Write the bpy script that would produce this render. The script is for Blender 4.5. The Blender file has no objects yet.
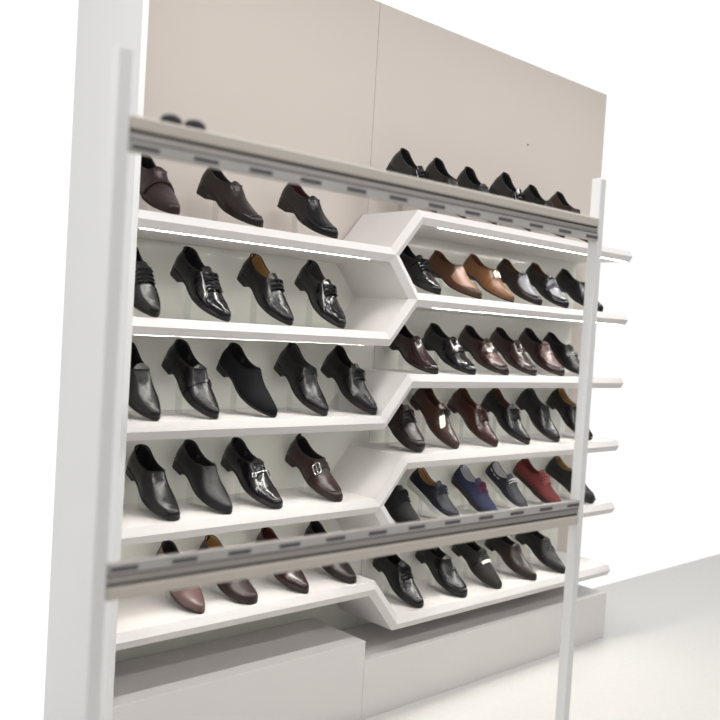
import bpy, bmesh, math, random
from mathutils import Vector, Matrix
import numpy as np

SC = bpy.context.scene
COL = SC.collection
R = math.radians
rnd = random.Random(7)

# ------------------------------------------------------------------ materials
def new_mat(name):
    m = bpy.data.materials.new(name); m.use_nodes = True
    nt = m.node_tree; b = nt.nodes['Principled BSDF']
    return m, nt, b

def leather(name, col, rough=.3, bump=.25, coat=.0, scale=55, var=.25, spec=.38, crease=.0):
    m, nt, b = new_mat(name)
    tc = nt.nodes.new('ShaderNodeTexCoord')
    n = nt.nodes.new('ShaderNodeTexNoise'); n.inputs['Scale'].default_value = scale; n.inputs['Detail'].default_value = 6
    nt.links.new(tc.outputs['Object'], n.inputs['Vector'])
    n2 = nt.nodes.new('ShaderNodeTexNoise'); n2.inputs['Scale'].default_value = 14; n2.inputs['Detail'].default_value = 3
    nt.links.new(tc.outputs['Object'], n2.inputs['Vector'])
    mix = nt.nodes.new('ShaderNodeMix'); mix.data_type = 'RGBA'
    mix.inputs[6].default_value = (*[c*(1-var) for c in col], 1)
    mix.inputs[7].default_value = (*[min(1, c*(1+var)) for c in col], 1)
    nt.links.new(n2.outputs['Fac'], mix.inputs[0]); nt.links.new(mix.outputs[2], b.inputs['Base Color'])
    b.inputs['Roughness'].default_value = rough
    b.inputs['Specular IOR Level'].default_value = spec
    b.inputs['Coat Weight'].default_value = coat; b.inputs['Coat Roughness'].default_value = .08
    bp = nt.nodes.new('ShaderNodeBump'); bp.inputs['Strength'].default_value = bump; bp.inputs['Distance'].default_value = .002
    nt.links.new(n.outputs['Fac'], bp.inputs['Height'])
    if crease:
        n3 = nt.nodes.new('ShaderNodeTexNoise'); n3.inputs['Scale'].default_value = 28; n3.inputs['Detail'].default_value = 2
        n3.inputs['Distortion'].default_value = 1.2
        nt.links.new(tc.outputs['Object'], n3.inputs['Vector'])
        bp2 = nt.nodes.new('ShaderNodeBump'); bp2.inputs['Strength'].default_value = crease; bp2.inputs['Distance'].default_value = .006
        nt.links.new(n3.outputs['Fac'], bp2.inputs['Height']); nt.links.new(bp.outputs['Normal'], bp2.inputs['Normal'])
        nt.links.new(bp2.outputs['Normal'], b.inputs['Normal'])
    else:
        nt.links.new(bp.outputs['Normal'], b.inputs['Normal'])
    return m

def paint(name, col, rough=.5, var=.03, scale=3, bump=.02, spec=.4):
    m, nt, b = new_mat(name)
    tc = nt.nodes.new('ShaderNodeTexCoord')
    n = nt.nodes.new('ShaderNodeTexNoise'); n.inputs['Scale'].default_value = scale; n.inputs['Detail'].default_value = 4
    nt.links.new(tc.outputs['Object'], n.inputs['Vector'])
    mix = nt.nodes.new('ShaderNodeMix'); mix.data_type = 'RGBA'
    mix.inputs[6].default_value = (*[c*(1-var) for c in col], 1)
    mix.inputs[7].default_value = (*[min(1, c*(1+var)) for c in col], 1)
    nt.links.new(n.outputs['Fac'], mix.inputs[0]); nt.links.new(mix.outputs[2], b.inputs['Base Color'])
    b.inputs['Roughness'].default_value = rough; b.inputs['Specular IOR Level'].default_value = spec
    if bump:
        n3 = nt.nodes.new('ShaderNodeTexNoise'); n3.inputs['Scale'].default_value = 180
        nt.links.new(tc.outputs['Object'], n3.inputs['Vector'])
        bp = nt.nodes.new('ShaderNodeBump'); bp.inputs['Strength'].default_value = bump; bp.inputs['Distance'].default_value = .001
        nt.links.new(n3.outputs['Fac'], bp.inputs['Height']); nt.links.new(bp.outputs['Normal'], b.inputs['Normal'])
    return m

def metal(name, col, rough=.25):
    m, nt, b = new_mat(name)
    n = nt.nodes.new('ShaderNodeTexNoise'); n.inputs['Scale'].default_value = 40
    tc = nt.nodes.new('ShaderNodeTexCoord'); nt.links.new(tc.outputs['Object'], n.inputs['Vector'])
    mr = nt.nodes.new('ShaderNodeMapRange'); mr.inputs[3].default_value = rough*.8; mr.inputs[4].default_value = rough*1.2
    nt.links.new(n.outputs['Fac'], mr.inputs[0]); nt.links.new(mr.outputs[0], b.inputs['Roughness'])
    b.inputs['Base Color'].default_value = (*col, 1); b.inputs['Metallic'].default_value = 1
    return m

def emission(name, col, strength):
    m = bpy.data.materials.new(name); m.use_nodes = True
    nt = m.node_tree; nt.nodes.clear()
    o = nt.nodes.new('ShaderNodeOutputMaterial'); e = nt.nodes.new('ShaderNodeEmission')
    e.inputs[0].default_value = (*col, 1); e.inputs[1].default_value = strength
    nt.links.new(e.outputs[0], o.inputs[0]); return m

def acrylic(name):
    m = bpy.data.materials.new(name); m.use_nodes = True
    nt = m.node_tree; nt.nodes.clear()
    o = nt.nodes.new('ShaderNodeOutputMaterial'); t = nt.nodes.new('ShaderNodeBsdfTransparent')
    t.inputs[0].default_value = (.95, .96, .95, 1)
    g = nt.nodes.new('ShaderNodeBsdfGlossy'); g.inputs['Roughness'].default_value = .05
    lw = nt.nodes.new('ShaderNodeLayerWeight'); lw.inputs['Blend'].default_value = .25
    f = nt.nodes.new('ShaderNodeMath'); f.operation = 'MULTIPLY_ADD'; f.inputs[1].default_value = .22; f.inputs[2].default_value = .015
    nt.links.new(lw.outputs['Facing'], f.inputs[0])
    mx = nt.nodes.new('ShaderNodeMixShader')
    nt.links.new(f.outputs[0], mx.inputs[0]); nt.links.new(t.outputs[0], mx.inputs[1]); nt.links.new(g.outputs[0], mx.inputs[2])
    nt.links.new(mx.outputs[0], o.inputs[0]); return m

M = {
 'black':   leather('black calf leather', (.007,.0065,.0075), .25, .15, crease=.22),
 'patent':  leather('black patent leather', (.006,.0055,.007), .15, .05, coat=.3, crease=.26),
 'grain':   leather('black grained leather', (.010,.010,.0115), .36, .7, scale=140),
 'matte':   leather('matt black leather', (.007,.0068,.007), .42, .3, crease=.15),
 'suede':   leather('black suede', (.009,.009,.0105), .9, .5, scale=260, spec=.15),
 'charcoal':leather('charcoal nubuck', (.020,.020,.019), .7, .4, scale=220, spec=.25),
 'dkbrown': leather('dark brown leather', (.028,.014,.013), .3, .3, crease=.2),
 'espresso':leather('espresso leather', (.018,.011,.010), .28, .2, crease=.2),
 'brown':   leather('chestnut leather', (.040,.019,.012), .27, .2, crease=.2),
 'redbrown':leather('oxblood brown leather', (.036,.013,.010), .25, .2, crease=.2),
 'burgundy':leather('burgundy leather', (.022,.0075,.008), .22, .12, coat=.3, crease=.2),
 'tan':     leather('tan leather', (.075,.033,.017), .3, .2, crease=.15),
 'tan2':    leather('amber tan leather', (.17,.076,.034), .32, .25, crease=.15),
 'palevamp':leather('pale pink brown leather', (.27,.155,.11), .26, .2, crease=.2),
 'greyvamp':leather('silver grey leather', (.15,.15,.17), .3, .3),
 'mauvevamp':leather('dusty mauve leather', (.13,.078,.074), .2, .2, crease=.15),
 'navy':    leather('navy nubuck', (.008,.009,.017), .55, .4, scale=200, spec=.3),
 'blue':    leather('blue suede', (.028,.032,.066), .85, .5, scale=260, spec=.2),
 'boatblue':leather('dark blue leather', (.012,.013,.024), .55, .3),
 'red':     leather('brick red suede', (.115,.026,.027), .85, .5, scale=260, spec=.2),
 'sole':    leather('black rubber sole', (.012,.011,.011), .5, .1, var=.1),
 'solebr':  leather('dark brown sole', (.022,.012,.010), .45, .1, var=.1),
 'solewh':  leather('white rubber sole', (.62,.62,.60), .5, .1, var=.05),
 'linblk':  leather('black lining', (.012,.011,.012), .6, .1),
 'lintan':  leather('tan leather lining', (.33,.19,.075), .55, .2, var=.15),
 'linbrn':  leather('brown leather lining', (.085,.036,.018), .55, .2, var=.15),
 'linwht':  leather('white lining', (.60,.60,.64), .6, .2, var=.05),
 'lingry':  leather('grey lining', (.06,.058,.062), .6, .2),
 'linred':  leather('dark red lining', (.06,.012,.014), .6, .2),
 'linrose': leather('dull red lining', (.15,.035,.035), .6, .2),
 'laceblk': leather('black cotton lace', (.008,.008,.009), .8, .6, scale=400, spec=.2),
 'lacebrn': leather('brown cotton lace', (.03,.013,.010), .8, .6, scale=400, spec=.2),
 'lacemar': leather('maroon cotton lace', (.11,.018,.045), .8, .6, scale=400, spec=.2),
 'lacered': leather('rose cotton lace', (.30,.09,.085), .8, .6, scale=400, spec=.2),
 'lacewht': leather('white leather lace', (.66,.66,.66), .7, .4, scale=400, spec=.2),
 'laceteal':leather('navy cotton lace', (.016,.02,.04), .8, .6, scale=400, spec=.2),
 'silver':  metal('polished nickel', (.62,.62,.64), .2),
 'gun':     metal('gunmetal', (.14,.14,.15), .28),
 'gold':    metal('pale brass', (.78,.72,.60), .25),
 'paper':   paint('white paper', (.80,.80,.76), .7, .02),
 'board':   paint('white laminate', (.745,.72,.705), .4, .02, 2.0),
 'back':    paint('pale glass backing', (.81,.81,.75), .07, .02, 1.2, bump=0, spec=.5),
 'wallp':   paint('cream wall paint', (.61,.555,.505), .7, .03, 1.6, bump=.08),
 'floor':   paint('white terrazzo', (.62,.61,.59), .35, .05, 40, bump=0),
 'railcream':paint('cream rail board', (.60,.56,.50), .5, .05, 6),
 'post':    paint('white post paint', (.87,.87,.86), .4, .02),
 'dark':    paint('dark gap', (.06,.055,.05), .8, .1),
 'rubber':  leather('black rubber', (.01,.01,.012), .6, .1),
 'alu':     metal('brushed aluminium', (.52,.49,.46), .4),
 'lip':     paint('pale grey lip', (.50,.48,.455), .35, .25, 9, spec=.5),
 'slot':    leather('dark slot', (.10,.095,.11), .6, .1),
 'acrylic': acrylic('clear acrylic'),
 'led':     emission('white light strip', (1,.97,.90), 92.0),
}

# ------------------------------------------------------------------ mesh builder
class MB:
    def __init__(s): s.v = []; s.f = []
    def add(s, vs, fs):
        o = len(s.v); s.v += [tuple(p) for p in vs]; s.f += [tuple(i+o for i in f) for f in fs]
    def box(s, x0, x1, y0, y1, z0, z1):
        vs = [(x, y, z) for x in (x0, x1) for y in (y0, y1) for z in (z0, z1)]
        s.add(vs, [(0,1,3,2),(4,6,7,5),(0,4,5,1),(2,3,7,6),(0,2,6,4),(1,5,7,3)])
    def prism(s, poly, y0, y1):                       # polygon in XZ pushed along Y
        n = len(poly)
        vs = [(x, y0, z) for x, z in poly] + [(x, y1, z) for x, z in poly]
        fs = [tuple(range(n)), tuple(range(2*n-1, n-1, -1))]
        fs += [(i, i+n, (i+1) % n+n, (i+1) % n) for i in range(n)]
        s.add(vs, fs)
    def grid(s, rows, closed_u=False):
        nr, nc = len(rows), len(rows[0])
        vs = [p for r in rows for p in r]; fs = []
        for i in range(nr-1):
            for j in range(nc if closed_u else nc-1):
                k = (j+1) % nc
                fs.append((i*nc+j, i*nc+k, (i+1)*nc+k, (i+1)*nc+j))
        s.add(vs, fs)
    def tube(s, pts, r, n=7, closed=False, flat=1.0, up=None):
        pts = [Vector(p) for p in pts]; m = len(pts); rows = []
        for i, p in enumerate(pts):
            a = pts[(i-1) % m] if (closed or i > 0) else p
            b = pts[(i+1) % m] if (closed or i < m-1) else p
            t = (b-a); t = t.normalized() if t.length > 1e-9 else Vector((1,0,0))
            ref = Vector(up[i]) if up else (Vector((0,0,1)) if abs(t.z) < .9 else Vector((0,1,0)))
            x = t.cross(ref).normalized(); y = x.cross(t)
            rr = r[i] if isinstance(r, (list, tuple)) else r
            rows.append([p+x*math.cos(2*math.pi*k/n)*rr+y*math.sin(2*math.pi*k/n)*rr*flat for k in range(n)])
        if closed: rows.append(rows[0])
        o = len(s.v); s.grid(rows, True)
        if not closed:
            s.f.append(tuple(o+k for k in range(n-1, -1, -1))); e = o+(m-1)*n
            s.f.append(tuple(e+k for k in range(n)))
    def slab(s, rows_a, rows_b):                      # closed thick sheet from two point grids
        nr, nc = len(rows_a), len(rows_a[0]); o = len(s.v)
        s.grid(rows_a); ob = len(s.v)
        s.add([p for r in rows_b for p in r], [(i*nc+j, (i+1)*nc+j, (i+1)*nc+j+1, i*nc+j+1) for i in range(nr-1) for j in range(nc-1)])
        ring = [(0, j) for j in range(nc)]+[(i, nc-1) for i in range(1, nr)]+[(nr-1, j) for j in range(nc-2, -1, -1)]+[(i, 0) for i in range(nr-2, 0, -1)]
        for q in range(len(ring)):
            a, b = ring[q], ring[(q+1) % len(ring)]
            ia, ib = a[0]*nc+a[1], b[0]*nc+b[1]
            s.f.append((o+ia, ob+ia, ob+ib, o+ib))
    def build(s, name, mat, parent=None, smooth=False, merge=0, bevel=0, xf=None):
        me = bpy.data.meshes.new(name)
        vs = [xf @ Vector(p) for p in s.v] if xf else s.v
        me.from_pydata([tuple(p) for p in vs], [], s.f)
        bm = bmesh.new(); bm.from_mesh(me)
        if merge: bmesh.ops.remove_doubles(bm, verts=bm.verts, dist=merge)
        bmesh.ops.dissolve_degenerate(bm, dist=1e-7, edges=bm.edges)
        bmesh.ops.recalc_face_normals(bm, faces=bm.faces)
        if smooth:
            for f in bm.faces: f.smooth = True
            for e in bm.edges:
                if len(e.link_faces) == 2 and e.calc_face_angle(0) > R(55): e.smooth = False
        bm.to_mesh(me); bm.free()
        me.materials.append(mat)
        o = bpy.data.objects.new(name, me); COL.objects.link(o)
        if parent: o.parent = parent
        if bevel:
            b = o.modifiers.new('edge', 'BEVEL'); b.width = bevel; b.segments = 2; b.limit_method = 'ANGLE'
        return o

def tag(o, label=None, cat=None, group=None, kind=None):
    if label: o['label'] = label
    if cat: o['category'] = cat
    if group: o['group'] = group
    if kind: o['kind'] = kind
    return o

def empty(name, loc=(0,0,0)):
    o = bpy.data.objects.new(name, None); COL.objects.link(o); o.location = loc; o.empty_display_size = .05
    return o

# ------------------------------------------------------------------ the shoe
def table(xs, ys):
    xs, ys = np.array(xs, float), np.array(ys, float)
    h = np.diff(xs); d = np.diff(ys)/h; m = np.zeros(len(xs)); m[0], m[-1] = d[0], d[-1]
    for i in range(1, len(xs)-1):
        m[i] = 0 if d[i-1]*d[i] <= 0 else 2*d[i-1]*d[i]/(d[i-1]+d[i])
    def f(x):
        x = min(max(x, xs[0]), xs[-1]); i = min(int(np.searchsorted(xs, x, 'right'))-1, len(xs)-2)
        t = (x-xs[i])/h[i]
        return float((2*t**3-3*t**2+1)*ys[i]+(t**3-2*t**2+t)*h[i]*m[i]+(-2*t**3+3*t**2)*ys[i+1]+(t**3-t**2)*h[i]*m[i+1])
    return f

TOES = {  # half widths along the length
 'pointed': ([0,.004,.02,.06,.12,.22,.35,.5,.62,.70,.80,.88,.94,.975,.992,1], [0,.009,.0185,.0275,.0325,.0335,.0345,.041,.0468,.0468,.0405,.0315,.0225,.0150,.0085,0]),
 'chisel':  ([0,.004,.02,.06,.12,.22,.35,.5,.62,.70,.80,.88,.94,.975,.992,1], [0,.009,.0185,.0275,.0325,.0335,.0350,.0415,.0475,.0475,.0425,.0350,.0275,.0215,.0145,0]),
 'round':   ([0,.004,.02,.06,.12,.22,.35,.5,.62,.72,.82,.90,.95,.98,.994,1], [0,.010,.0195,.0285,.0335,.0350,.0370,.0430,.0490,.0495,.0460,.0390,.0305,.0205,.0120,0]),
}

class Last:
    def __init__(s, L=.312, toe='pointed', heel=.028, flat=False, collar=1.0, bend=.008, vamp=1.0):
        s.L = L; s.W = table(*TOES[toe])
        s.hh = heel; s.flat = flat; s.t = .016 if flat else .006
        b = .017 if flat else .0085
        s.zb = table([0,.10,.24,.36,.5,.62,.75,.9,1], [heel+.001,heel,heel-.002,(heel+b)*.62 if not flat else (heel+b)*.5,b+.003,b,b,b+.003,b+.008])
        top = [.140,.140,.140,.138,.122,.103,.086,.064,.049,.039,.0315,.026,.018,.006]
        s.H = table([0,.1,.25,.34,.42,.48,.53,.62,.72,.82,.90,.955,.985,1], [q*(vamp if 3 < i else 1) for i, q in enumerate(top)])
        s.C = table([0,.04,.10,.18,.27,.35,.43,.49,.55,1], [q*collar for q in (.074,.073,.067,.058,.053,.056,.067,.080,.093,.13)])
        s.bend = bend
        a, c = .38, .70
        for _ in range(50):
            m = (a+c)/2
            if s.H(m) > s.C(m): a = m
            else: c = m
        s.s_th = (a+c)/2
    def phimax(s, q):
        h, c = s.H(q), s.C(q)
        return math.pi/2 if c >= h else math.asin(c/h)
    def pt(s, q, side, phi, inset=0.0):
        w = max(s.W(q)-inset, 0); h = max(s.H(q)-inset*.6, .001)
        cs, sn = math.cos(phi), math.sin(phi)
        y = w*(cs**.82 if cs > 0 else 0); zz = h*(sn**.95 if sn > 0 else 0)
        y *= 1+.07*math.sin(min(1, zz/.05)*math.pi)*(1 if q > .05 else q/.05)
        x = q*s.L
        if q < .16: x += .010*(zz/.075)**2*(1-q/.16)+inset*(1-q/.16)-.004*math.sin(min(1, zz/.06)*math.pi)*(1-q/.16)
        if q > .9: x -= inset*(q-.9)/.1
        yc = s.bend*max(0, (q-.35)/.65)**2
        return Vector((x, side*y+yc, s.zb(q)+zz))
    def srf(s, q, a, off=0.0):                        # a in -1..1 across the foot, 0 = ridge
        side = 1 if a >= 0 else -1; ph = (1-abs(a))*math.pi/2
        def p(qq, aa):
            sd = 1 if aa >= 0 else -1
            return s.pt(qq, sd, (1-abs(aa))*math.pi/2)
        P = p(q, a); e = .004
        du = p(min(1, q+e), a)-p(q-e, a); dv = p(q, min(1, a+.02))-p(q, max(-1, a-.02))
        n = du.cross(dv)
        n = n.normalized() if n.length > 1e-12 else Vector((0, 0, 1))
        if n.z < 0 and abs(a) < .8: n = -n
        if n.y*a < 0 and abs(a) >= .8: n = -n
        return P+n*off
    def stations(s):
        q = [.5-.5*math.cos(math.pi*i/40) for i in range(41)]+[.004, .012, .03, .985, .994]
        q += [s.s_th+d for d in (-.03, -.015, -.006, -.002, 0, .01, .02)]
        return sorted(set(round(x, 5) for x in q))
    def upper(s):
        mb = MB(); NV = 14; Q = s.stations()
        for side in (-1, 1):
            mb.grid([[s.pt(q, side, s.phimax(q)*k/NV) for k in range(NV+1)] for q in Q])
        edge = []
        for q in [x for x in Q if x <= s.s_th]: edge.append(s.pt(q, -1, s.phimax(q)))
        edge += [s.pt(q, 1, s.phimax(q)) for q in reversed([x for x in Q if 0 < x < s.s_th])]
        mb2 = MB(); mb2.tube(edge, .0021, 6, closed=True)
        return mb, mb2
    def lining(s):
        mb = MB(); NV = 10; Q = [q for q in s.stations() if .004 <= q <= s.s_th+.09]
        rows = []
        for q in Q:
            pm = s.phimax(q); r = []
            r.append(s.pt(q, -1, pm))
            for k in range(NV, -1, -1): r.append(s.pt(q, -1, pm*k/NV, .0042)+Vector((0, 0, -.001 if k == NV else 0)))
            for k in range(0, NV+1): r.append(s.pt(q, 1, pm*k/NV, .0042)+Vector((0, 0, -.001 if k == NV else 0)))
            r.append(s.pt(q, 1, pm))
            for p in r[1:-1]: p.z = max(p.z, s.zb(q)+.003)
            rows.append(r)
        mb.grid(rows); return mb
    def sole(s, welt=.0032, thick=None):
        mb = MB(); t = thick or s.t; A, B = [], []
        for i in range(49):
            q = .5-.5*math.cos(math.pi*i/48)
            w = s.W(q)*(1-.02)+welt*min(1, 12*min(q, 1-q)+.0)
            x = q*s.L+welt*(2*q-1)*(1 if (q < .03 or q > .97) else 0)
            yc = s.bend*max(0, (q-.35)/.65)**2
            z = s.zb(q)
            A.append([Vector((x, yc+w*k, z+(.0105 if s.flat else .0015))) for k in (-1, -.6, 0, .6, 1)])
            B.append([Vector((x, yc+(w-.0012*min(1, w/.004))*k, max(z-t, 0))) for k in (-1, -.6, 0, .6, 1)])
        mb.slab(A, B); return mb
    def heel(s):
        mb = MB(); rows = []
        z1 = s.hh-s.t+.0015
        for lv in (0, .15, 1):
            r = []; g = 1.0 if lv else .97
            for i in range(15):
                th = math.pi/2+math.pi*i/14
                r.append(Vector((.030*g+math.cos(th)*.031*g+.0015*(1-lv), math.sin(th)*.0315*g, z1*lv)))
            xf = .074-.006*(1-lv)
            r.append(Vector((xf, -.031*g, z1*lv)))
            r.append(Vector((xf-.004, 0, z1*lv)))
            r.append(Vector((xf, .031*g, z1*lv)))
            rows.append(r)
        mb.grid(rows, True); n = len(rows[0])
        mb.f.append(tuple(range(n))); mb.f.append(tuple(2*n+i for i in range(n)))
        return mb
    def patch(s, q0, q1, a0, a1, o0, o1, nq=8, na=20, qf=None):
        mb = MB(); A, B = [], []
        for i in range(nq+1):
            ra, rb = [], []
            for j in range(na+1):
                a = a0+(a1-a0)*j/na; q = q0+(q1-q0)*i/nq
                if qf: q = qf(q, a)
                ra.append(s.srf(q, a, o1)); rb.append(s.srf(q, a, o0))
            A.append(ra); B.append(rb)
        mb.slab(A, B); return mb
    def line(s, pts, off, r, n=6, closed=False, flat=1.0):
        mb = MB(); mb.tube([s.srf(q, a, off) for q, a in pts], r, n, closed, flat); return mb

def apron(L, q_end=.925, a=.58, q0=None):
    q0 = q0 or L.s_th+.005; pts = []
    for i in range(25):
        t = i/24; q = q0+(q_end-q0)*math.sin(t*math.pi/2)
        k = a*(max(0, 1-t**3.2))**.55
        pts.append((q, -k))
    return pts+[(q, -k) for q, k in reversed(pts[:-1])]

def make_shoe(name, st):
    """st: style dict; builds root Empty at heel-bottom origin with parts, local +x = toe."""
    root = empty(name)
    L = Last(st.get('L', .312), st.get('toe', 'pointed'), st.get('heel', .028), st.get('flat', False),
             st.get('collar', 1.0), st.get('bend', .006), st.get('vamp', 1.0))
    up, rim = L.upper()
    pts_all = list(up.v)
    K = st['kind']; mat = M[st['mat']]; th = L.s_th
    join = MB()
    for m_ in (up, rim): join.add(m_.v, m_.f)
    # seams, toe caps and apron stitching lie in the upper itself
    def seam(pts, r=.0011, off=.0002):
        q = L.line(pts, off, r, 5); join.add(q.v, q.f)
    if st.get('cap'): seam([(st['cap'], a/10) for a in range(-9, 10)])
    if st.get('apron'):
        seam(apron(L, st.get('apron_end', .925), st.get('apron_a', .58)), .0028 if st['apron'] == 2 else .0022, .0008)
        if st.get('apron') == 2: seam(apron(L, st.get('apron_end', .925)-.018, st.get('apron_a', .58)-.07), .0012)
    if st.get('gore'):
        for sg in (-1, 1):
            seam([(th-.10+.12*t, sg*(.60-.30*t)) for t in [i/8 for i in range(9)]])
    if K == 'derby':
        for sg in (-1, 1):      # curved front edge of the quarters
            seam([(th+.145-.05*t*t, sg*(.17+.78*t)) for t in [i/10 for i in range(11)]], .0014)
    if K == 'oxford':
        seam([(th+.13-.10*abs(t)**1.5, t) for t in [i/10 for i in range(-8, 9)]], .0013)
    if st.get('backseam'):
        pass
    o = join.build('upper', mat, root, smooth=True, merge=2e-5)
    L.lining().build('lining', M[st.get('lin', 'linblk')], root, smooth=True, merge=2e-5)
    so = L.sole(st.get('welt', .0042 if st.get('flat') else .003)).build('sole', M[st.get('sole', 'sole')], root, smooth=True, merge=1e-6)
    if st.get('sole') == 'solewh': so['label'] = 'white rubber sole'
    if not st.get('flat'): L.heel().build('heel', M[st.get('heelmat', st.get('sole', 'sole') if st.get('sole') != 'solewh' else 'sole')], root, smooth=True, merge=1e-6)
    else: L.heel().build('heel', M[st.get('sole', 'sole')], root, smooth=True, merge=1e-6)
    vm = st.get('vampmat')
    if vm:   # overlaid vamp of another leather
        q1 = st.get('vamp_end', .915)
        p = MB(); A, B = [], []
        for i in range(19):
            q = th+.012+(q1-th-.012)*i/18; k = st.get('vamp_w', .62)*max(0, 1-((q-th)/(q1+.006-th))**3.2)**.55
            A.append([L.srf(q, k*j/10, .0016) for j in range(-10, 11)]); B.append([L.srf(q, k*j/10, -.001) for j in range(-10, 11)])
        p.slab(A, B); p.build('vamp_panel', M[vm], root, smooth=True)['label'] = st.get('vamp_label', 'paler leather vamp')
    # tongue
    if K in ('slip', 'loafer', 'monk') and st.get('tongue', .018) < .009: pass
    elif K in ('slip', 'loafer', 'monk'):
        hgt = st.get('tongue', .018); A, B = [], []
        q0 = th+.045; base = L.srf(q0, 0, 0); N = 9; ext = .052+hgt*1.4
        for i in range(N+1):
            t = i/N; q = q0-t*(.045+ext)
            ra, rb = [], []
            hw = .0235+.0035*t
            if t > .8: hw *= 1-.22*((t-.8)/.2)**2
            for j in range(13):
                a = -1+2*j/12
                z = base.z+.0006+(q0-q)*L.L*(.46+hgt*6*t) - .36*hw*a*a*(1-.15*t)-.0018*(t < .15)
                p = Vector((q*L.L+.005*a*a, a*hw+L.bend*max(0, (q-.35)/.65)**2, z))
                ra.append(p); rb.append(p-Vector((-.0006, 0, .003)))
            A.append(ra); B.append(rb)
        p = MB(); p.slab(A, B); p.build('tongue', M[st.get('tonguemat', vm or st['mat'])], root, smooth=True)
    else:
        A, B = [], []
        for i in range(9):
            t = i/8; q = th+.06-t*.15; ra, rb = [], []
            zc = L.zb(th)+L.H(th)*.985
            for j in range(11):
                a = -1+2*j/10; y = a*.022
                z = zc+(th-q)*L.L*.42-.006-.010*a*a+.004*t
                p_ = Vector((q*L.L, y, z)); ra.append(p_); rb.append(p_-Vector((0, 0, .0028)))
            A.append(ra); B.append(rb)
        p = MB(); p.slab(A, B); p.build('tongue', M[st.get('tonguemat', st['mat'])], root, smooth=True)
    # lacing
    if K in ('derby', 'oxford', 'boat'):
        n = st.get('rows', 4); sp = .036 if K != 'boat' else .032
        # facings raised over the tongue
        for sg in (-1, 1):
            q0, q1 = th-.055, th+.02+sp*(n-1)*.95
            A, B = [], []
            for i in range(11):
                q = q0+(q1-q0)*i/10
                ra, rb = [], []
                for j in range(7):
                    if q > th+.002:
                        a = sg*(.07+.30*j/6)
                        ra.append(L.srf(q, a, .0030)); rb.append(L.srf(q, a, .0002))
                    else:
                        pm = L.phimax(q); a = sg*(1-pm/(math.pi/2))
                        a2 = a+sg*.24*j/6
                        ra.append(L.srf(q, a2, .0030)); rb.append(L.srf(q, a2, .0002))
                A.append(ra); B.append(rb)
            p = MB(); p.slab(A, B); p.build('facing', mat, root, smooth=True)
        lm = M[st.get('lace', 'laceblk')]; lb = MB()
        for k in range(n):
            q = th+.006+sp*k
            row = [L.srf(max(q, th+.004), a,   .0054+.0022*(1-(a/.36)**2)) for a in [(-.36+.72*i/10) for i in range(11)]]
            lb.tube(row, .0027, 6, flat=.75)
            if k:
                row = [L.srf(max(q-sp*.5+sp*.35*(a/.26), th+.004), a, .0050+.0014*(1-(a/.26)**2)) for a in [(-.24+.48*i/8) for i in range(9)]]
                lb.tube(row, .0018, 6, flat=.75)
        c = L.srf(th+.008, 0, .010)
        for sg in (-1, 1):      # bow
            loop = [c+Vector((.006*math.sin(t*2), sg*(.003+.016*math.sin(t/2)), -.006*math.sin(t/2)**2+.002*math.sin(t))) for t in [i*2*math.pi/12 for i in range(13)]]
            lb.tube(loop, .0017, 6)
            lb.tube([c, c+Vector((.008, sg*.007, -.002)), c+Vector((.018, sg*.012, -.008))], .0015, 6)
        lo = lb.build('laces', lm, root, smooth=True)
        if st.get('lace') in ('lacemar', 'lacewht', 'lacered'):
            lo['label'] = {'lacemar': 'maroon laces', 'lacewht': 'white laces', 'lacered': 'rose red laces'}[st['lace']]
    if K == 'boat':     # lace threaded along the collar
        sl = MB()
        for sg in (-1, 1):
            for q0 in (.12, .22, .31):
                pts = []
                for i in range(7):
                    q = q0+.06*i/6; ph = L.phimax(q)*.80
                    pts.append(L.srf(q, sg*(1-ph/(math.pi/2)), .0015))
                sl.tube(pts, .0022, 6)
        sl.build('side_lace', M[st.get('lace', 'lacewht')], root, smooth=True)
    # straps and hardware
    hw = st.get('hw')
    if st.get('strap'):
        q0, q1, a0, a1 = st['strap']
        sp = L.patch(q0, q1, a0, a1, .0005, .0052, 4, 24, (lambda q, a: q+st.get('strapcurve', -.03)*a*a)).build('strap', M[st.get('strapmat', st['mat'])], root, smooth=True)
        if st.get('strap_label'): sp['label'] = st['strap_label']
    if hw == 'bit':
        q = st.get('hwq', th+.075); g = MB()
        cv = lambda a: q-.02*a*a
        g.tube([L.srf(cv(a), a, .0085) for a in [(-.36+.72*i/10) for i in range(11)]], .0022, 7)
        for sg in (-1, 1):
            c = L.srf(cv(.40), sg*.40, .0062); ax = (L.srf(cv(.40)+.02, sg*.40, .0062)-c).normalized()
            ay = (L.srf(cv(.46), sg*.46, .0062)-c).normalized()
            g.tube([c+ax*math.cos(t)*.0085+ay*math.sin(t)*.0075 for t in [i*2*math.pi/14 for i in range(14)]], .0018, 6, closed=True)
        c = L.srf(q, 0, .0100)
        g.tube([c+Vector((math.cos(t)*.005, math.sin(t)*.005, 0)) for t in [i*2*math.pi/12 for i in range(12)]], .0018, 6, closed=True)
        g.build('bit', M[st.get('hwmat', 'silver')], root, smooth=True)['label'] = 'metal snaffle bit'
    if hw == 'buckle':
        q = st.get('hwq', th+.06); a = st.get('hwa', -.30); g = MB(); w = st.get('hww', .014)
        c = L.srf(q, a, .0068); ax = (L.srf(q+.02, a, .0068)-c).normalized(); ay = (L.srf(q, a+.04, .0068)-c).normalized()
        pts = []
        for i in range(28):
            t = i*2*math.pi/28; cx, sy = math.cos(t), math.sin(t)
            k = (abs(cx)**4+abs(sy)**4)**-.25
            pts.append(c+ax*cx*k*w+ay*sy*k*w*.72)
        g.tube(pts, .0023, 6, closed=True); g.tube([c-ay*w*.8, c+ay*w*.9], .0015, 6); g.tube([c-ax*w, c+ax*w], .0013, 6)
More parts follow.
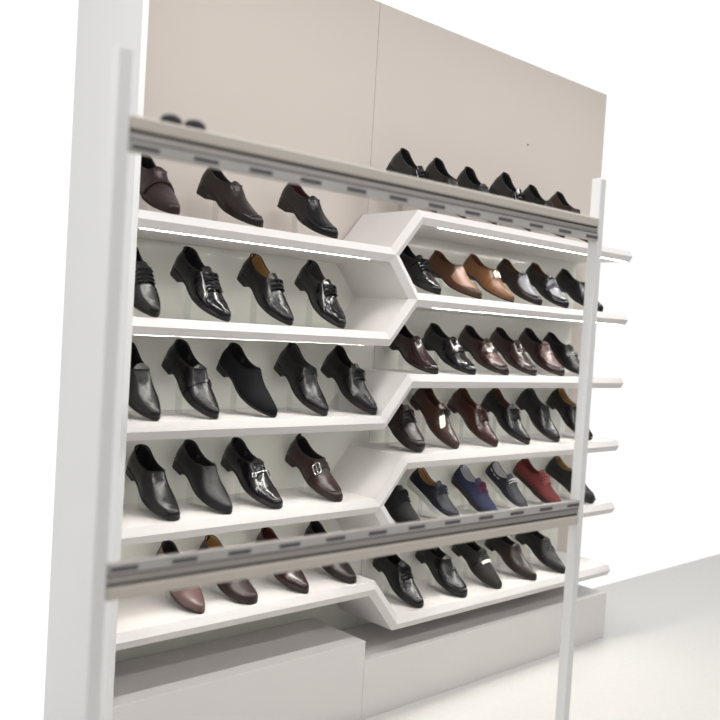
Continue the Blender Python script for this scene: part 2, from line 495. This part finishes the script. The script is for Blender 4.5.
        g.build('buckle', M[st.get('hwmat', 'silver')], root, smooth=True)['label'] = 'metal buckle'
    if hw == 'plate':
        q = st.get('hwq', th+.075)
        L.patch(q-.016, q+.016, -.34, .34, .0035, .0062, 3, 14, (lambda q_, a: q_-.03*a*a)).build('plate', M[st.get('hwmat', 'gun')], root, smooth=True)['label'] = 'flat metal plate'
    if hw == 'bow':
        q = st.get('hwq', th+.07); c = L.srf(q, 0, .006); g = MB()
        for sg in (-1, 1):
            g.tube([c+Vector((.006*math.sin(t), sg*(.013-.013*math.cos(t)), .002*math.sin(t)-.004*(1-math.cos(t)))) for t in [i*2*math.pi/12 for i in range(13)]], .0025, 6)
            g.tube([c, c+Vector((.010, sg*.006, -.001)), c+Vector((.024, sg*.010, -.006))], [.0028, .0024, .0012], 6)
        g.build('bow', M[st.get('bowmat', st['mat'])], root, smooth=True)
    if st.get('white'):     # small white label band
        q = th+.085
        L.patch(q-.003, q+.040, -.36, .30, .0048, .0062, 3, 10).build('label_band', M['paper'], root, smooth=True)['label'] = 'white band across the strap'
    if st.get('pulltab'):
        c = L.pt(.002, 1, L.phimax(.002)); g = MB()
        g.tube([c+Vector((-.001, 0, -.012)), c+Vector((-.004, 0, .004)), c+Vector((.001, 0, .010)), c+Vector((.006, 0, .002)), c+Vector((.006, 0, -.008))], .0045, 6)
        g.build('pull_tab', mat, root, smooth=True)
    if st.get('sticker'):
        c = L.pt(.20, 1, L.phimax(.20)*.75, .0055)
        g = MB(); g.box(c.x-.007, c.x+.007, c.y-.0012, c.y-.0002, c.z-.010, c.z+.004)
        g.build('size_sticker', M['lingry'], root)['label'] = 'small pale size label inside'
    return root, pts_all, L

STANDS = []
def place(root, pts, L, X, Y, th, yaw, sc, shelf_top):
    """pitch toe-down by th degrees, toe towards -Y, lowest point on the shelf"""
    rot = Matrix.Rotation(R(-90+yaw), 3, 'Z') @ Matrix.Rotation(R(th), 3, 'Y')
    low = 9
    for i in range(41):
        q = .5+.5*i/40
        for k in (-1, 1):
            p = Vector((q*L.L+.0045*(q > .97), L.bend*max(0, (q-.35)/.65)**2+k*(L.W(q)+.004), max(L.zb(q)-L.t, 0)))*sc
            low = min(low, (rot @ p).z)
    toe = rot @ (Vector((L.L, L.bend, .008))*sc)
    loc = Vector((X-toe.x, Y-toe.y, shelf_top-low+.0006))
    back = max((rot @ (Vector(p)*sc)).y for p in pts+[(-.004, 0, 0), (-.004, 0, L.hh*.6), (.004, .02, 0), (.004, -.02, 0)])+loc.y
    if back > D-.008:  # keep the heel clear of the back panel
        loc.y -= back-D+.008; loc.x -= (back-D+.008)*.9
    root.location = loc; root.rotation_euler = rot.to_euler('XYZ'); root.scale = (sc, sc, sc)
    return loc, rot

# ------------------------------------------------------------------ measures of the place
P = .32; T = .027; ZL1 = 1.79; D = .334
XA, XB = -.069, .066
XF = -1.140                      # inner face of the side panel
X1 = 1.60                        # right end of the shelving
LZ = [ZL1-P*k for k in range(5)]
RZ = [ZL1+.5*P-P*k for k in range(6)]

# ------------------------------------------------------------------ setting
fl = MB(); fl.box(-3.6, 4.2, -4.2, .55, -.05, 0); tag(fl.build('floor', M['floor']), kind='structure')
WY = .346; SEAM = .09; WT = 2.86
w = MB(); w.box(XF+.0005, SEAM-.0012, WY, WY+.1, 0, WT); w.box(SEAM+.0012, 1.80, WY, WY+.1, 0, WT); w.box(SEAM-.0012, SEAM+.0012, WY+.0025, WY+.1, 0, WT)
tag(w.build('wall_back', M['wallp']), kind='structure')

# ------------------------------------------------------------------ the shelving
su = tag(empty('shelving_unit', (0, 0, 0)), 'white built-in wall shelving with an angular zigzag divider between its two bays of shoe shelves', 'shelves')
H2, CH = T, .0155                # half thickness of the boards; depth of the pointed front edge
NODE = {}
for k, z in enumerate(LZ): NODE['L%d' % (k+1)] = (XA, z); NODE['l%d' % (k+1)] = (XF, z)
for k, z in enumerate(RZ): NODE['R%d' % k] = (XB, z); NODE['r%d' % k] = (X1, z)
MEM = [('l%d' % k, 'L%d' % k) for k in range(1, 6)]+[('R%d' % k, 'r%d' % k) for k in range(6)]
MEM += [('R0', 'L1'), ('R1', 'L2'), ('R2', 'L3'), ('R3', 'L4'), ('L1', 'R1'), ('L4', 'R4'), ('L5', 'R5')]
def corner(n, other, sg):
    """where the offset edge of member n->other ends at node n; sg=+1 left of the direction"""
    p = Vector(NODE[n]); d = (Vector(NODE[other])-p).normalized(); a0 = math.atan2(d.y, d.x)
    nb = [(b if a == n else a) for a, b in MEM if n in (a, b)]; nb = [m for m in nb if m != other]
    if not nb: return p+Vector((-d.y, d.x))*sg*H2
    best = min(((math.atan2(NODE[m][1]-p.y, NODE[m][0]-p.x)-a0)*sg) % (2*math.pi) for m in nb)
    h = best/2; ang = a0+sg*h
    return p+Vector((math.cos(ang), math.sin(ang)))*(H2/math.sin(h))
def member(a, b):
    A, B = NODE[a], NODE[b]
    Al, Ar = corner(a, b, 1), corner(a, b, -1); Bl, Br = corner(b, a, -1), corner(b, a, 1)
    P3 = lambda p, y: (p[0], y, p[1])
    vs = [P3(A, 0), P3(B, 0), P3(Al, CH), P3(Bl, CH), P3(Ar, CH), P3(Br, CH), P3(Al, D), P3(Bl, D), P3(Ar, D), P3(Br, D), P3(A, D), P3(B, D)]
    g = MB(); g.add(vs, [(0, 1, 3, 2), (0, 4, 5, 1), (2, 3, 7, 6), (4, 8, 9, 5), (6, 7, 11, 10), (10, 11, 9, 8), (0, 2, 6, 10), (0, 10, 8, 4), (1, 11, 7, 3), (1, 5, 9, 11)])
    return g
for a_, b_ in MEM:
    brd = a_[0] == 'l' or b_[0] == 'r'
    o = member(a_, b_).build('shelf' if brd else 'divider_panel', M['board'], su)
    if brd and a_ not in ('l5', 'R5'):
        z = NODE[a_][1]-H2
        x0, x1 = (XF+.02, XA-.11) if a_[0] == 'l' else (XB+.115, X1-.02)
        g = MB(); g.box(x0, x1, CH+.006, CH+.011, z-.0002, z-.0001)
        g.build('light_strip', M['led'], o)['label'] = 'glowing light strip under the front edge'
GAP = .163; ZB0 = LZ[4]-.26
g = MB(); g.prism([(XF, LZ[0]), (XA, LZ[0]), (XB, RZ[0]), (GAP-.0015, RZ[0]), (GAP-.0015, .2), (XF, .2)], D-.004, WY-.0015)
g.build('back_panel', M['back'], su)
g = MB(); g.prism([(GAP+.0015, RZ[0]), (X1, RZ[0]), (X1, .2), (GAP+.0015, .2)], D-.004, WY-.0015)
g.build('back_panel', M['back'], su)
g = MB(); g.box(GAP-.0015, GAP+.0015, D+.004, WY-.002, .2, RZ[0]); g.build('joint_strip', M['dark'], su)
g = MB(); g.box(-1.160, XF, 0, WY+.1, 0, WT); g.build('side_panel', M['post'], su, bevel=.001)
g = MB(); g.box(XF, XA-.02, .012, D-.005, 0, LZ[4]-.20); g.build('plinth', M['board'], su, bevel=.002)
g = MB(); g.box(XA-.0195, X1, .012, D-.005, 0, RZ[5]-.12); g.build('plinth', M['board'], su, bevel=.002)

# screw in the wall
sc_ = MB()
sc_.tube([(0, 0, 0), (0, -.004, 0)], [.0045, .0035], 12)
so = sc_.build('screw', M['gun']); so.location = (1.135, WY, 2.466)
tag(so, 'tiny dark screw head in the bare cream wall above the top row of shoes', 'screw')

# ------------------------------------------------------------------ shoes
LAB = 'shoe'
STY = {
 # row L1
 'L1a': (dict(kind='loafer', mat='dkbrown', toe='chisel', strap=(.60,.635,-.9,.9), sole='solebr', tongue=.012), 'loafer', 'dark brown narrow-strapped loafer at the left end of the top left shelf'),
 'L1b': (dict(kind='slip', mat='espresso', toe='chisel', gore=1, tongue=.012, heel=.032, apron=1, apron_end=.93, apron_a=.66), 'slip_on_shoe', 'dark brown slip-on with a high square tongue, on the top left shelf'),
 'L1c': (dict(kind='loafer', mat='black', toe='round', apron=1, tongue=.012, lin='linred', heel=.032, bend=.004), 'loafer', 'black apron-toe loafer with a dark red lining, right-hand shoe on the top left shelf'),
 # row L2
 'L2d': (dict(kind='derby', mat='black'), 'lace_up_shoe', 'black toe at the left end of the shelf with three black lace-ups'),
 'L2e': (dict(kind='derby', mat='patent', rows=5, cap=.80), 'lace_up_shoe', 'glossy black lace-up with a shining vamp, left of the tan-lined black one'),
 'L2f': (dict(kind='derby', mat='black', lin='lintan', rows=3), 'lace_up_shoe', 'black lace-up with a tan lining, middle of three on the second left shelf'),
 'L2g': (dict(kind='derby', mat='patent', rows=3, cap=.82, lin='lingry', apron=1), 'lace_up_shoe', 'glossy black lace-up nearest the pointed right end of the second left shelf'),
 # row L3
 'L3h': (dict(kind='slip', mat='black'), 'slip_on_shoe', 'black toe at the left end of the shelf with the black suede slip-on'),
 'L3i': (dict(kind='loafer', mat='black', strap=(.60,.635,-.95,.95), sticker=1, tongue=.010, strapcurve=-.05), 'loafer', 'smooth black loafer with a thin dark strap, left of the black suede slip-on'),
 'L3j': (dict(kind='slip', mat='suede', gore=1, sticker=1, tongue=.006), 'slip_on_shoe', 'matt black suede slip-on, between the strapped loafer and the high-cut black shoe'),
 'L3k': (dict(kind='monk', mat='black', collar=1.12, strap=(.50,.54,-.7,.7), strapcurve=-.02, cap=.8, tongue=.006, lin='lingry'), 'slip_on_shoe', 'shiny black high-cut shoe with a strap at its collar, on the third left shelf'),
 'L3l': (dict(kind='derby', mat='black', collar=1.15, rows=3, cap=.80, apron=1), 'lace_up_shoe', 'black high-cut lace-up at the right end of the third left shelf beside the divider'),
 # row L4
 'L4m': (dict(kind='slip', mat='black', toe='chisel', tongue=.006), 'slip_on_shoe', 'plain black slip-on partly cut off at the left end of the fourth left shelf'),
 'L4n': (dict(kind='slip', mat='grain', gore=1, tongue=.006, sticker=1), 'slip_on_shoe', 'plain black grained slip-on, left neighbour of the horsebit loafer on the fourth left shelf'),
 'L4o': (dict(kind='loafer', mat='patent', hw='bit', cap=.78, tongue=.012, sticker=1, toe='chisel'), 'loafer', 'black loafer with a silver horsebit, beside the dark brown monk shoe'),
 'L4p': (dict(kind='monk', mat='dkbrown', toe='chisel', strap=(.545,.60,-.95,.7), hw='buckle', hwa=-.40, hww=.020, pulltab=1, apron=1, sole='solebr', tongue=.008), 'monk_shoe', 'dark brown monk shoe with a silver buckle strap and a raised heel tab'),
 # row L5
 'L5q': (dict(kind='slip', mat='mauvevamp', lin='linblk', sole='solebr', tongue=.006, gore=1), 'slip_on_shoe', 'pinkish brown shoe with a black lining, leftmost behind the lower rail'),
 'L5r': (dict(kind='slip', mat='dkbrown', lin='lintan', sole='solebr', toe='round', tongue=.006), 'slip_on_shoe', 'brown shoe with a tan lining showing above the lower rail'),
 'L5s': (dict(kind='slip', mat='burgundy', lin='linred', sole='solebr', tongue=.006, sticker=1), 'slip_on_shoe', 'dark burgundy pointed shoe crossed by the lower rail, right of the tan-lined one'),
 'L5t': (dict(kind='slip', mat='espresso', lin='linblk', sole='solebr', toe='chisel', tongue=.006), 'slip_on_shoe', 'dark espresso shoe nearest the divider on the lowest left shelf'),
 # row R0
 'R01': (dict(kind='oxford', mat='patent', rows=3), 'lace_up_shoe', 'black glossy lace-up, leftmost of the row on top of the right bay'),
 'R02': (dict(kind='slip', mat='espresso', tongue=.008), 'slip_on_shoe', 'very dark brown shoe, second from the left on top of the right bay'),
 'R03': (dict(kind='loafer', mat='grain', tongue=.010), 'loafer', 'black shoe, third from the left on top of the right bay'),
 'R04': (dict(kind='derby', mat='patent', rows=4), 'lace_up_shoe', 'black glossy lace-up, fourth from the left on top of the right bay'),
 'R05': (dict(kind='loafer', mat='black', tongue=.010), 'loafer', 'black loafer left of the brown shoe on top of the right bay'),
 'R06': (dict(kind='slip', mat='brown', tongue=.008), 'slip_on_shoe', 'brown shoe at the right end of the row on top of the right bay'),
 # row R1
 'R11': (dict(kind='derby', mat='patent', rows=4), 'lace_up_shoe', 'glossy black lace-up half hidden by the divider, left of the tan brogue slip-on'),
 'R12': (dict(kind='slip', mat='tan', lin='linbrn', vampmat='palevamp', vamp_label='pale pinkish textured vamp', vamp_w=.74, vamp_end=.90, sole='solebr', heelmat='sole', tongue=.006), 'slip_on_shoe', 'tan slip-on with a pale pinkish vamp and a dark heel, second in its row'),
 'R13': (dict(kind='monk', mat='tan2', lin='linbrn', strap=(.56,.60,-.95,.75), hw='buckle', hwa=-.14, hww=.020, hwmat='gold', sole='solebr', tongue=.006, strapmat='tan2'), 'monk_shoe', 'amber tan monk shoe with a round pale buckle and strap'),
 'R14': (dict(kind='loafer', mat='espresso', lin='linbrn', vampmat='greyvamp', vamp_label='silver grey vamp', toe='chisel', apron=1, tongue=.010), 'loafer', 'dark brown-lined loafer with a silver grey vamp, right of the amber monk shoe'),
 'R15': (dict(kind='loafer', mat='black', lin='linbrn', vampmat='greyvamp', vamp_label='grey vamp', toe='round', apron=1, strap=(.60,.655,-.7,.7), strapmat='boatblue', hw='buckle', hwa=-.12, hwmat='gun', tongue=.010), 'loafer', 'black loafer with a grey vamp and a dark buckled strap, near the right edge'),
 'R16': (dict(kind='loafer', mat='black', toe='round', tongue=.008), 'loafer', 'black shoe heel at the far right end of the shelf with the tan shoes'),
 # row R2
 'R21': (dict(kind='loafer', mat='burgundy', toe='chisel', apron=2, tongue=.010), 'loafer', 'black-cherry apron loafer partly behind the divider on the second right shelf'),
 'R22': (dict(kind='loafer', mat='patent', toe='chisel', apron=2, strap=(.60,.665,-.62,.62), hw='plate', hwmat='gun', tongue=.012), 'loafer', 'glossy black apron loafer with a strap, left of the burgundy loafers'),
 'R23': (dict(kind='loafer', mat='burgundy', toe='chisel', apron=2, strap=(.60,.66,-.75,.75), hw='plate', hwmat='gun', vampmat='mauvevamp', vamp_label='dusty mauve apron', tonguemat='burgundy', tongue=.012), 'loafer', 'burgundy loafer with a dark metal plate, first of the three burgundy ones'),
 'R24': (dict(kind='loafer', mat='burgundy', toe='chisel', apron=2, hw='bow', bowmat='mauvevamp', tongue=.014), 'loafer', 'burgundy loafer with a tied bow, middle of the three burgundy ones'),
 'R25': (dict(kind='loafer', mat='burgundy', toe='round', apron=2, vampmat='mauvevamp', vamp_label='pale mauve apron', strap=(.61,.655,-.60,.60), strapmat='mauvevamp', tongue=.012), 'loafer', 'burgundy loafer with a pale mauve apron and strap, last of the three burgundy ones'),
 'R26': (dict(kind='loafer', mat='black', toe='round', apron=2, hw='bit', hwmat='silver', strap=(.60,.64,-.7,.7), tongue=.010), 'loafer', 'black loafer with metal trim, right of the three burgundy loafers'),
 # row R3
 'R31': (dict(kind='derby', mat='espresso', rows=4, toe='round', flat=True, apron=1), 'lace_up_shoe', 'dark brownish thick-soled lace-up by the divider, left of the tagged brown shoe'),
 'R32': (dict(kind='derby', mat='brown', lin='linbrn', rows=2, sole='solebr', toe='chisel', tag=1), 'lace_up_shoe', 'chestnut brown lace-up carrying a white paper tag'),
 'R33': (dict(kind='derby', mat='redbrown', lin='linbrn', rows=4, sole='solebr', lace='lacebrn'), 'lace_up_shoe', 'reddish brown pointed lace-up right of the one with the white tag'),
 'R34': (dict(kind='derby', mat='black', rows=4, lin='linbrn', cap=.8), 'lace_up_shoe', 'shiny black pointed lace-up right of the reddish brown one'),
 'R35': (dict(kind='slip', mat='black', toe='chisel', gore=1, apron=1, lin='lingry', tongue=.006), 'slip_on_shoe', 'shiny black slip-on with a seamed front, right of the shiny black lace-up'),
 'R36': (dict(kind='slip', mat='black', toe='chisel', lin='lintan', tongue=.006), 'slip_on_shoe', 'plain black shoe at the right end of the third right shelf'),
 # row R4
 'R41': (dict(kind='derby', mat='charcoal', rows=4, toe='round', flat=True), 'lace_up_shoe', 'dark charcoal shoe half hidden by the divider, left of the navy tan-lined shoe'),
 'R42': (dict(kind='derby', mat='navy', lin='lintan', rows=3, lace='laceteal', toe='round', flat=True, sole='solewh', apron=1, heel=.024, vampmat='boatblue', vamp_label='dark blue smooth apron'), 'lace_up_shoe', 'navy lace-up with a bright tan lining and a white sole edge'),
 'R43': (dict(kind='derby', mat='blue', lin='linwht', rows=4, lace='lacemar', toe='round', flat=True, heel=.024, sole='sole'), 'lace_up_shoe', 'blue suede lace-up with maroon laces and a white lining'),
 'R44': (dict(kind='boat', mat='boatblue', lin='linwht', rows=2, lace='lacewht', toe='round', flat=True, sole='solewh', heel=.022, apron=1), 'boat_shoe', 'dark blue boat shoe with white laces and a white sole'),
 'R45': (dict(kind='derby', mat='red', lin='linrose', rows=4, lace='lacered', toe='round', flat=True, sole='solebr', heel=.022), 'lace_up_shoe', 'brick red suede lace-up'),
 'R46': (dict(kind='loafer', mat='matte', toe='round', apron=1, lin='lintan', hw='bit', flat=True, heel=.022, tongue=.008), 'loafer', 'black loafer with a metal bit, right of the brick red suede shoe'),
 # row R5
 'R51': (dict(kind='derby', mat='black', rows=4, toe='chisel', collar=1.05), 'lace_up_shoe', 'black lace-up below the lower rail beside the divider, leftmost on the lowest right shelf'),
 'R52': (dict(kind='loafer', mat='black', toe='round', apron=2, strap=(.605,.655,-.65,.65), sticker=1, tongue=.010), 'loafer', 'black apron-seamed penny loafer, second from left on the lowest right shelf'),
 'R53': (dict(kind='loafer', mat='charcoal', toe='chisel', strap=(.565,.605,-.8,.8), strapmat='matte', white=1, tongue=.012), 'loafer', 'dull black loafer with a white band on its strap, on the lowest right shelf'),
 'R54': (dict(kind='slip', mat='espresso', gore=1, tongue=.010, toe='pointed'), 'slip_on_shoe', 'brown-black slip-on between the white-banded loafer and the black monk shoe'),
 'R55': (dict(kind='monk', mat='matte', strap=(.60,.655,-.85,.6), hw='buckle', hwa=-.2, hwmat='gun', cap=.80, tongue=.010), 'monk_shoe', 'black monk shoe with a dark buckle, rightmost on the lowest right shelf'),
}
POS = {
'L1a':(-1.0104,0.0190,25,0,1),'L1b':(-0.6883,0.0190,25.5,14,.984),'L1c':(-0.3607,0.0190,26.3,9,.979),
'L2d':(-1.0571,0.0190,31,0,1),'L2e':(-0.7952,0.0190,31.5,8.4,1.024),'L2f':(-0.5377,0.0190,33,7.6,1.017),'L2g':(-0.2969,0.0190,35,2.4,.993),
'L3h':(-1.0260,0.0360,31,0,1),'L3i':(-0.8099,0.0357,33.3,9,1.017),'L3j':(-0.5690,0.0392,30.5,9,1.038),'L3k':(-0.3367,0.0411,32.0,5.2,1.029),'L3l':(-0.0958,0.0350,31.5,7.3,1.02),
'L4m':(-0.9404,0.0363,24,0,1),'L4n':(-0.7314,0.0396,25.7,9,1.011),'L4o':(-0.5201,0.0437,25.2,7.9,1.022),'L4p':(-0.2482,0.0359,24.8,6.1,1.009),
'L5q':(-0.7987,0.0613,20.1,1.1,.973),'L5r':(-0.5902,0.0599,18.9,6.1,.993),'L5s':(-0.3657,0.0504,19.7,4.7,.993),'L5t':(-0.1407,0.0488,20.5,1.2,.978),
'R01':(0.1521,0.0190,38.3,5.2,1.023),'R02':(0.3252,0.0190,38.2,-1.3,1.011),'R03':(0.5257,0.0190,37.3,-5.4,1.013),'R04':(0.7620,0.0190,41.5,-.6,1.007),'R05':(1.0204,0.0190,34.7,0,1.035),'R06':(1.2331,0.0190,34.8,0,1.036),
'R11':(0.2034,0.0190,25,0,1),'R12':(0.4599,0.0190,22.7,5.4,1.01),'R13':(0.6793,0.0190,25.2,7,.994),'R14':(0.8771,0.0190,26.9,-.7,.967),'R15':(1.0826,0.0190,28,-1.5,.953),'R16':(1.3763,0.0190,24.5,0,.998),
'R21':(0.2380,0.0450,22,-4,1),'R22':(0.4736,0.0481,22.3,1.3,1.027),'R23':(0.6969,0.0473,23,-1.9,1.022),'R24':(0.9083,0.0531,24.5,-2,1.004),'R25':(1.1198,0.0458,26.3,-3.5,.998),'R26':(1.3220,0.0400,23,0,1),
'R31':(0.1972,0.0661,32,0,1),'R32':(0.4279,0.0719,37.5,4.9,1.005),'R33':(0.6859,0.0692,32.3,6.2,1.018),'R34':(0.9176,0.0662,32.8,3.6,1.006),'R35':(1.1518,0.0687,34.8,-1,.988),'R36':(1.4200,0.0599,34,1.2,1.005),
'R41':(0.2250,0.0850,27,0,.96),'R42':(0.4651,0.0819,27.3,6.2,.963),'R43':(0.7217,0.0826,27,-2.8,.925),'R44':(0.9359,0.0779,28.1,-3.9,.934),'R45':(1.2228,0.1000,28.7,2.7,.95),'R46':(1.4676,0.0575,26,4.1,.978),
'R51':(0.2765,0.0867,25,0,1),'R52':(0.5324,0.0679,25,0,1),'R53':(0.7594,0.0574,25,0,1),'R54':(1.0187,0.0521,23.5,2.4,1.007),'R55':(1.2538,0.0533,23.9,2.7,1.012),
}
GRP = {'L1':'shoes on the top left shelf','L2':'shoes on the second left shelf','L3':'shoes on the third left shelf','L4':'shoes on the fourth left shelf','L5':'shoes on the lowest left shelf',
 'R0':'shoes on top of the right bay','R1':'shoes on the first right shelf','R2':'shoes on the second right shelf','R3':'shoes on the third right shelf','R4':'shoes on the fourth right shelf','R5':'shoes on the lowest right shelf'}

def stand(loc, rot, L, sc, top, label, group):
    """bent clear acrylic: foot on the shelf, upright, lip under the arch"""
    ls = .27*L.L
    def under(lx, y=0): return loc+rot @ (Vector((lx, y, L.zb(lx/L.L)-L.t-.0012))*sc)
    a = under(ls); b = under(ls+.035)
    ax = rot @ Vector((1, 0, 0)); d = Vector((ax.x, ax.y, 0)).normalized(); sd = Vector((-d.y, d.x, 0))
    z0 = top+.0008
    prof = None
    foot = Vector((a.x, a.y, z0+.0015))
    path = [b-Vector((0, 0, .0022)), a-Vector((0, 0, .0022)), foot+Vector((0, 0, .004)), foot+d*.004, foot+d*.062]
    A, B = [], []
    hw = .014; th = .0022
    for i, p in enumerate(path):
        p0 = path[max(i-1, 0)]; p1 = path[min(i+1, len(path)-1)]
        t = (p1-p0).normalized(); n = t.cross(sd).normalized()
        A.append([p+n*th*.5-sd*hw, p+n*th*.5+sd*hw]); B.append([p-n*th*.5-sd*hw, p-n*th*.5+sd*hw])
    o0 = Vector((foot.x, foot.y, top))
    g = MB(); g.slab([[q-o0 for q in r] for r in A], [[q-o0 for q in r] for r in B])
    zmin = min(v[2] for v in g.v); g.v = [(x, y, z-min(0, zmin)+.0004) for x, y, z in g.v]
    o = g.build('acrylic_stand', M['acrylic'], None); o.location = o0
    tag(o, label, 'shoe stand', group)

for key, (st, nm, label) in STY.items():
    row = key[:2]; i = int(row[1])
    z = (LZ[i-1] if row[0] == 'L' else RZ[i])+T
    st = dict(st); st.setdefault('bend', .006 if (hash_ := sum(map(ord, key))) % 2 else -.002)
    root, pts, L = make_shoe(nm, st)
    tag(root, label, 'shoe', GRP[row])
    loc, rot = place(root, pts, L, *POS[key], z)
    if st.get('tag'):
        th = L.s_th
        c = L.srf(th+.055, -.30, .006); e = L.srf(th+.18, -.42, .008)
        ax = (e-c).normalized(); ay = (L.srf(th+.12, -.30, .006)-L.srf(th+.12, -.45, .006)).normalized(); nn = ax.cross(ay).normalized()
        pl = []
        for t in range(28):
            an = t*2*math.pi/28; cx, sy = math.cos(an), math.sin(an); k = (abs(cx)**5+abs(sy)**5)**-.2
            pl.append(c+(e-c)*.5+ax*cx*k*.029+ay*sy*k*.014)
        g = MB(); n = len(pl); g.add([p+nn*.0006 for p in pl]+[p-nn*.0006 for p in pl], [tuple(range(n)), tuple(range(2*n-1, n-1, -1))]+[(q, q+n, (q+1) % n+n, (q+1) % n) for q in range(n)])
        to = g.build('price_tag', M['paper'], root); to['label'] = 'white rounded paper tag'
        g = MB(); g.tube([c+(e-c)*.12+ax*-.002, c-ax*.008+nn*.002, L.srf(th+.02, -.1, .006)], .0006, 5); g.build('tag_string', M['paper'], to)
    short = label.split(',')[0]
    stand(loc, rot, L, POS[key][4], z, 'clear acrylic stand under the '+' '.join(short.split()[:11]), 'clear shoe stands')

# ------------------------------------------------------------------ foreground rack of two slotted rails on posts
RY = -1.0; RX0, RL, RA = -1.69, 1.373, R(-1.5)      # left end, length and turn of the rack
RD = Vector((math.cos(RA), math.sin(RA), 0))
def on_rack(t, z, back=0): return Vector((RX0, RY, z))+RD*t+Vector((-RD.y, RD.x, 0))*back
def rail(zbase, zt, upper, label):
    r = tag(empty('slotted_rail', on_rack(RL/2, zbase)), label, 'rail', 'slotted rails in front of the shelves')
    r.rotation_euler.z = RA; x0, x1 = -RL/2, RL/2; h = zt-zbase
    bz0, bz1 = (h*.62, h) if upper else (0, h*.36)
    sz0, sz1 = (0, h*.54) if upper else (h*.44, h)
    g = MB(); g.box(x0, x1, -.004, .05, bz0, bz1); g.build('rail_board', M['railcream'], r, bevel=.004)
    g = MB(); g.box(x0, x1, .004, .046, min(bz1, sz1)-.001, max(bz0, sz0)+.001); g.build('groove', M['dark'], r)
    g = MB(); g.box(x0, x1, 0, .012, sz0, sz1); s_ = g.build('metal_strip', M['alu'], r, bevel=.002)
    zc = sz0+.009 if upper else sz1-.011
    l0, l1 = (sz0, sz0+.019) if upper else (sz1-.020, sz1)
    g = MB(); g.box(x0, x1, -.003, 0.001, l0, l1); g.build('slotted_lip', M['lip'], s_, bevel=.001)
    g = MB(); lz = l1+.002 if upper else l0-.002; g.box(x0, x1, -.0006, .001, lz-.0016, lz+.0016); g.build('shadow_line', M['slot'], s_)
    n = 12
    for i in range(n):
        xc = x0+.03+(x1-x0-.06)*i/(n-1)
        g = MB(); g.box(xc-.026, xc+.026, -.0038, .002, zc-.004, zc+.004)
        g.build('slot', M['slot'], s_)
    return r
rail(1.778, 1.841, True, 'upper blurred rail with a cream board over a slotted metal strip')
rail(1.002, 1.068, False, 'lower blurred rail with a slotted metal strip over a cream board')
for x, lab in ((-.013, 'slim white upright post at the left ends of the two rails'), (RL+.013, 'slim white upright post at the right ends of the two rails')):
    pr = tag(empty('rack_post', on_rack(x, 0)), lab, 'post', 'posts carrying the rails')
    pr.rotation_euler.z = RA
    g = MB(); g.box(-.0125, .0125, 0, .03, .012, 1.95); g.build('upright', M['post'], pr, bevel=.002)
    g = MB(); g.box(-.05, .05, -.13, .16, 0, .0125); g.build('foot', M['post'], pr, bevel=.003)
for x, lab in ((.088, 'small black rounded stop on the left end of the upper rail, the one further left'), (.136, 'small black rounded stop on the left end of the upper rail, the one further right')):  # unidentified small dark lumps, given a plain rounded shape
    g = MB(); rows = []
    for rr, zz in ((.013, 0), (.0165, .003), (.0172, .008), (.015, .014), (.009, .0185), (.0015, .0195)):
        rows.append([(math.cos(t*math.pi/8)*rr*1.25, math.sin(t*math.pi/8)*rr, zz) for t in range(16)])
    g.grid(rows, True); g.f.append(tuple(range(16))); g.f.append(tuple(80+i for i in range(16)))
    o = g.build('black_lump', M['rubber'], smooth=True); o.location = on_rack(x, 1.8413, .022)
    tag(o, lab, 'lump', 'black lumps on the upper rail')

# ------------------------------------------------------------------ light
WORLD_DIM = .22
wd = bpy.data.worlds.new('World'); SC.world = wd; wd.use_nodes = True
bg = wd.node_tree.nodes['Background']; bg.inputs[0].default_value = (1, 1, 1, 1); bg.inputs[1].default_value = 1.0
wn = wd.node_tree; tcw = wn.nodes.new('ShaderNodeTexCoord'); sx = wn.nodes.new('ShaderNodeSeparateXYZ')
mrw = wn.nodes.new('ShaderNodeMapRange'); mrw.interpolation_type = 'SMOOTHSTEP'
mrw.inputs[1].default_value = -.25; mrw.inputs[2].default_value = .40; mrw.inputs[3].default_value = WORLD_DIM; mrw.inputs[4].default_value = 1.0
wn.links.new(tcw.outputs['Generated'], sx.inputs[0]); wn.links.new(sx.outputs[1], mrw.inputs[0]); wn.links.new(mrw.outputs[0], bg.inputs[1])
def area(name, loc, rot, sx, sy, power, col=(1,.975,.96)):
    l = bpy.data.lights.new(name, 'AREA'); l.shape = 'RECTANGLE'; l.size = sx; l.size_y = sy; l.energy = power; l.color = col
    o = bpy.data.objects.new(name, l); COL.objects.link(o); o.location = loc; o.rotation_euler = rot; return o
for x in (-2.2, -.6, 1.0, 2.6):
    area('ceiling_lamp', (x, -1.05, 3.3), (R(6), 0, 0), 1.2, .14, 16)
    area('ceiling_lamp', (x-.5, -3.2, 3.3), (R(40), 0, 0), 1.2, .14, 12)

# ------------------------------------------------------------------ camera
cam = bpy.data.cameras.new('camera'); co = bpy.data.objects.new('camera', cam); COL.objects.link(co)
r_ = Vector((.73900041,-.67098432,.06048509)); u_ = Vector((-.02174328,.06597869,.9975841)); f_ = Vector((.67335401,.7385302,-.03416888))
co.matrix_world = Matrix(((r_.x,u_.x,-f_.x,-2.4),(r_.y,u_.y,-f_.y,-2.39313735),(r_.z,u_.z,-f_.z,1.49861566),(0,0,0,1)))
cam.sensor_width = 36; cam.lens = 879.908/720*36; cam.clip_start = .05
cam.dof.use_dof = True; cam.dof.focus_distance = 3.3; cam.dof.aperture_fstop = 2.4
SC.camera = co
vs = SC.view_settings; vs.view_transform = 'Standard'; vs.look = 'None'; vs.gamma = 1; vs.use_curve_mapping = False; vs.exposure = .10
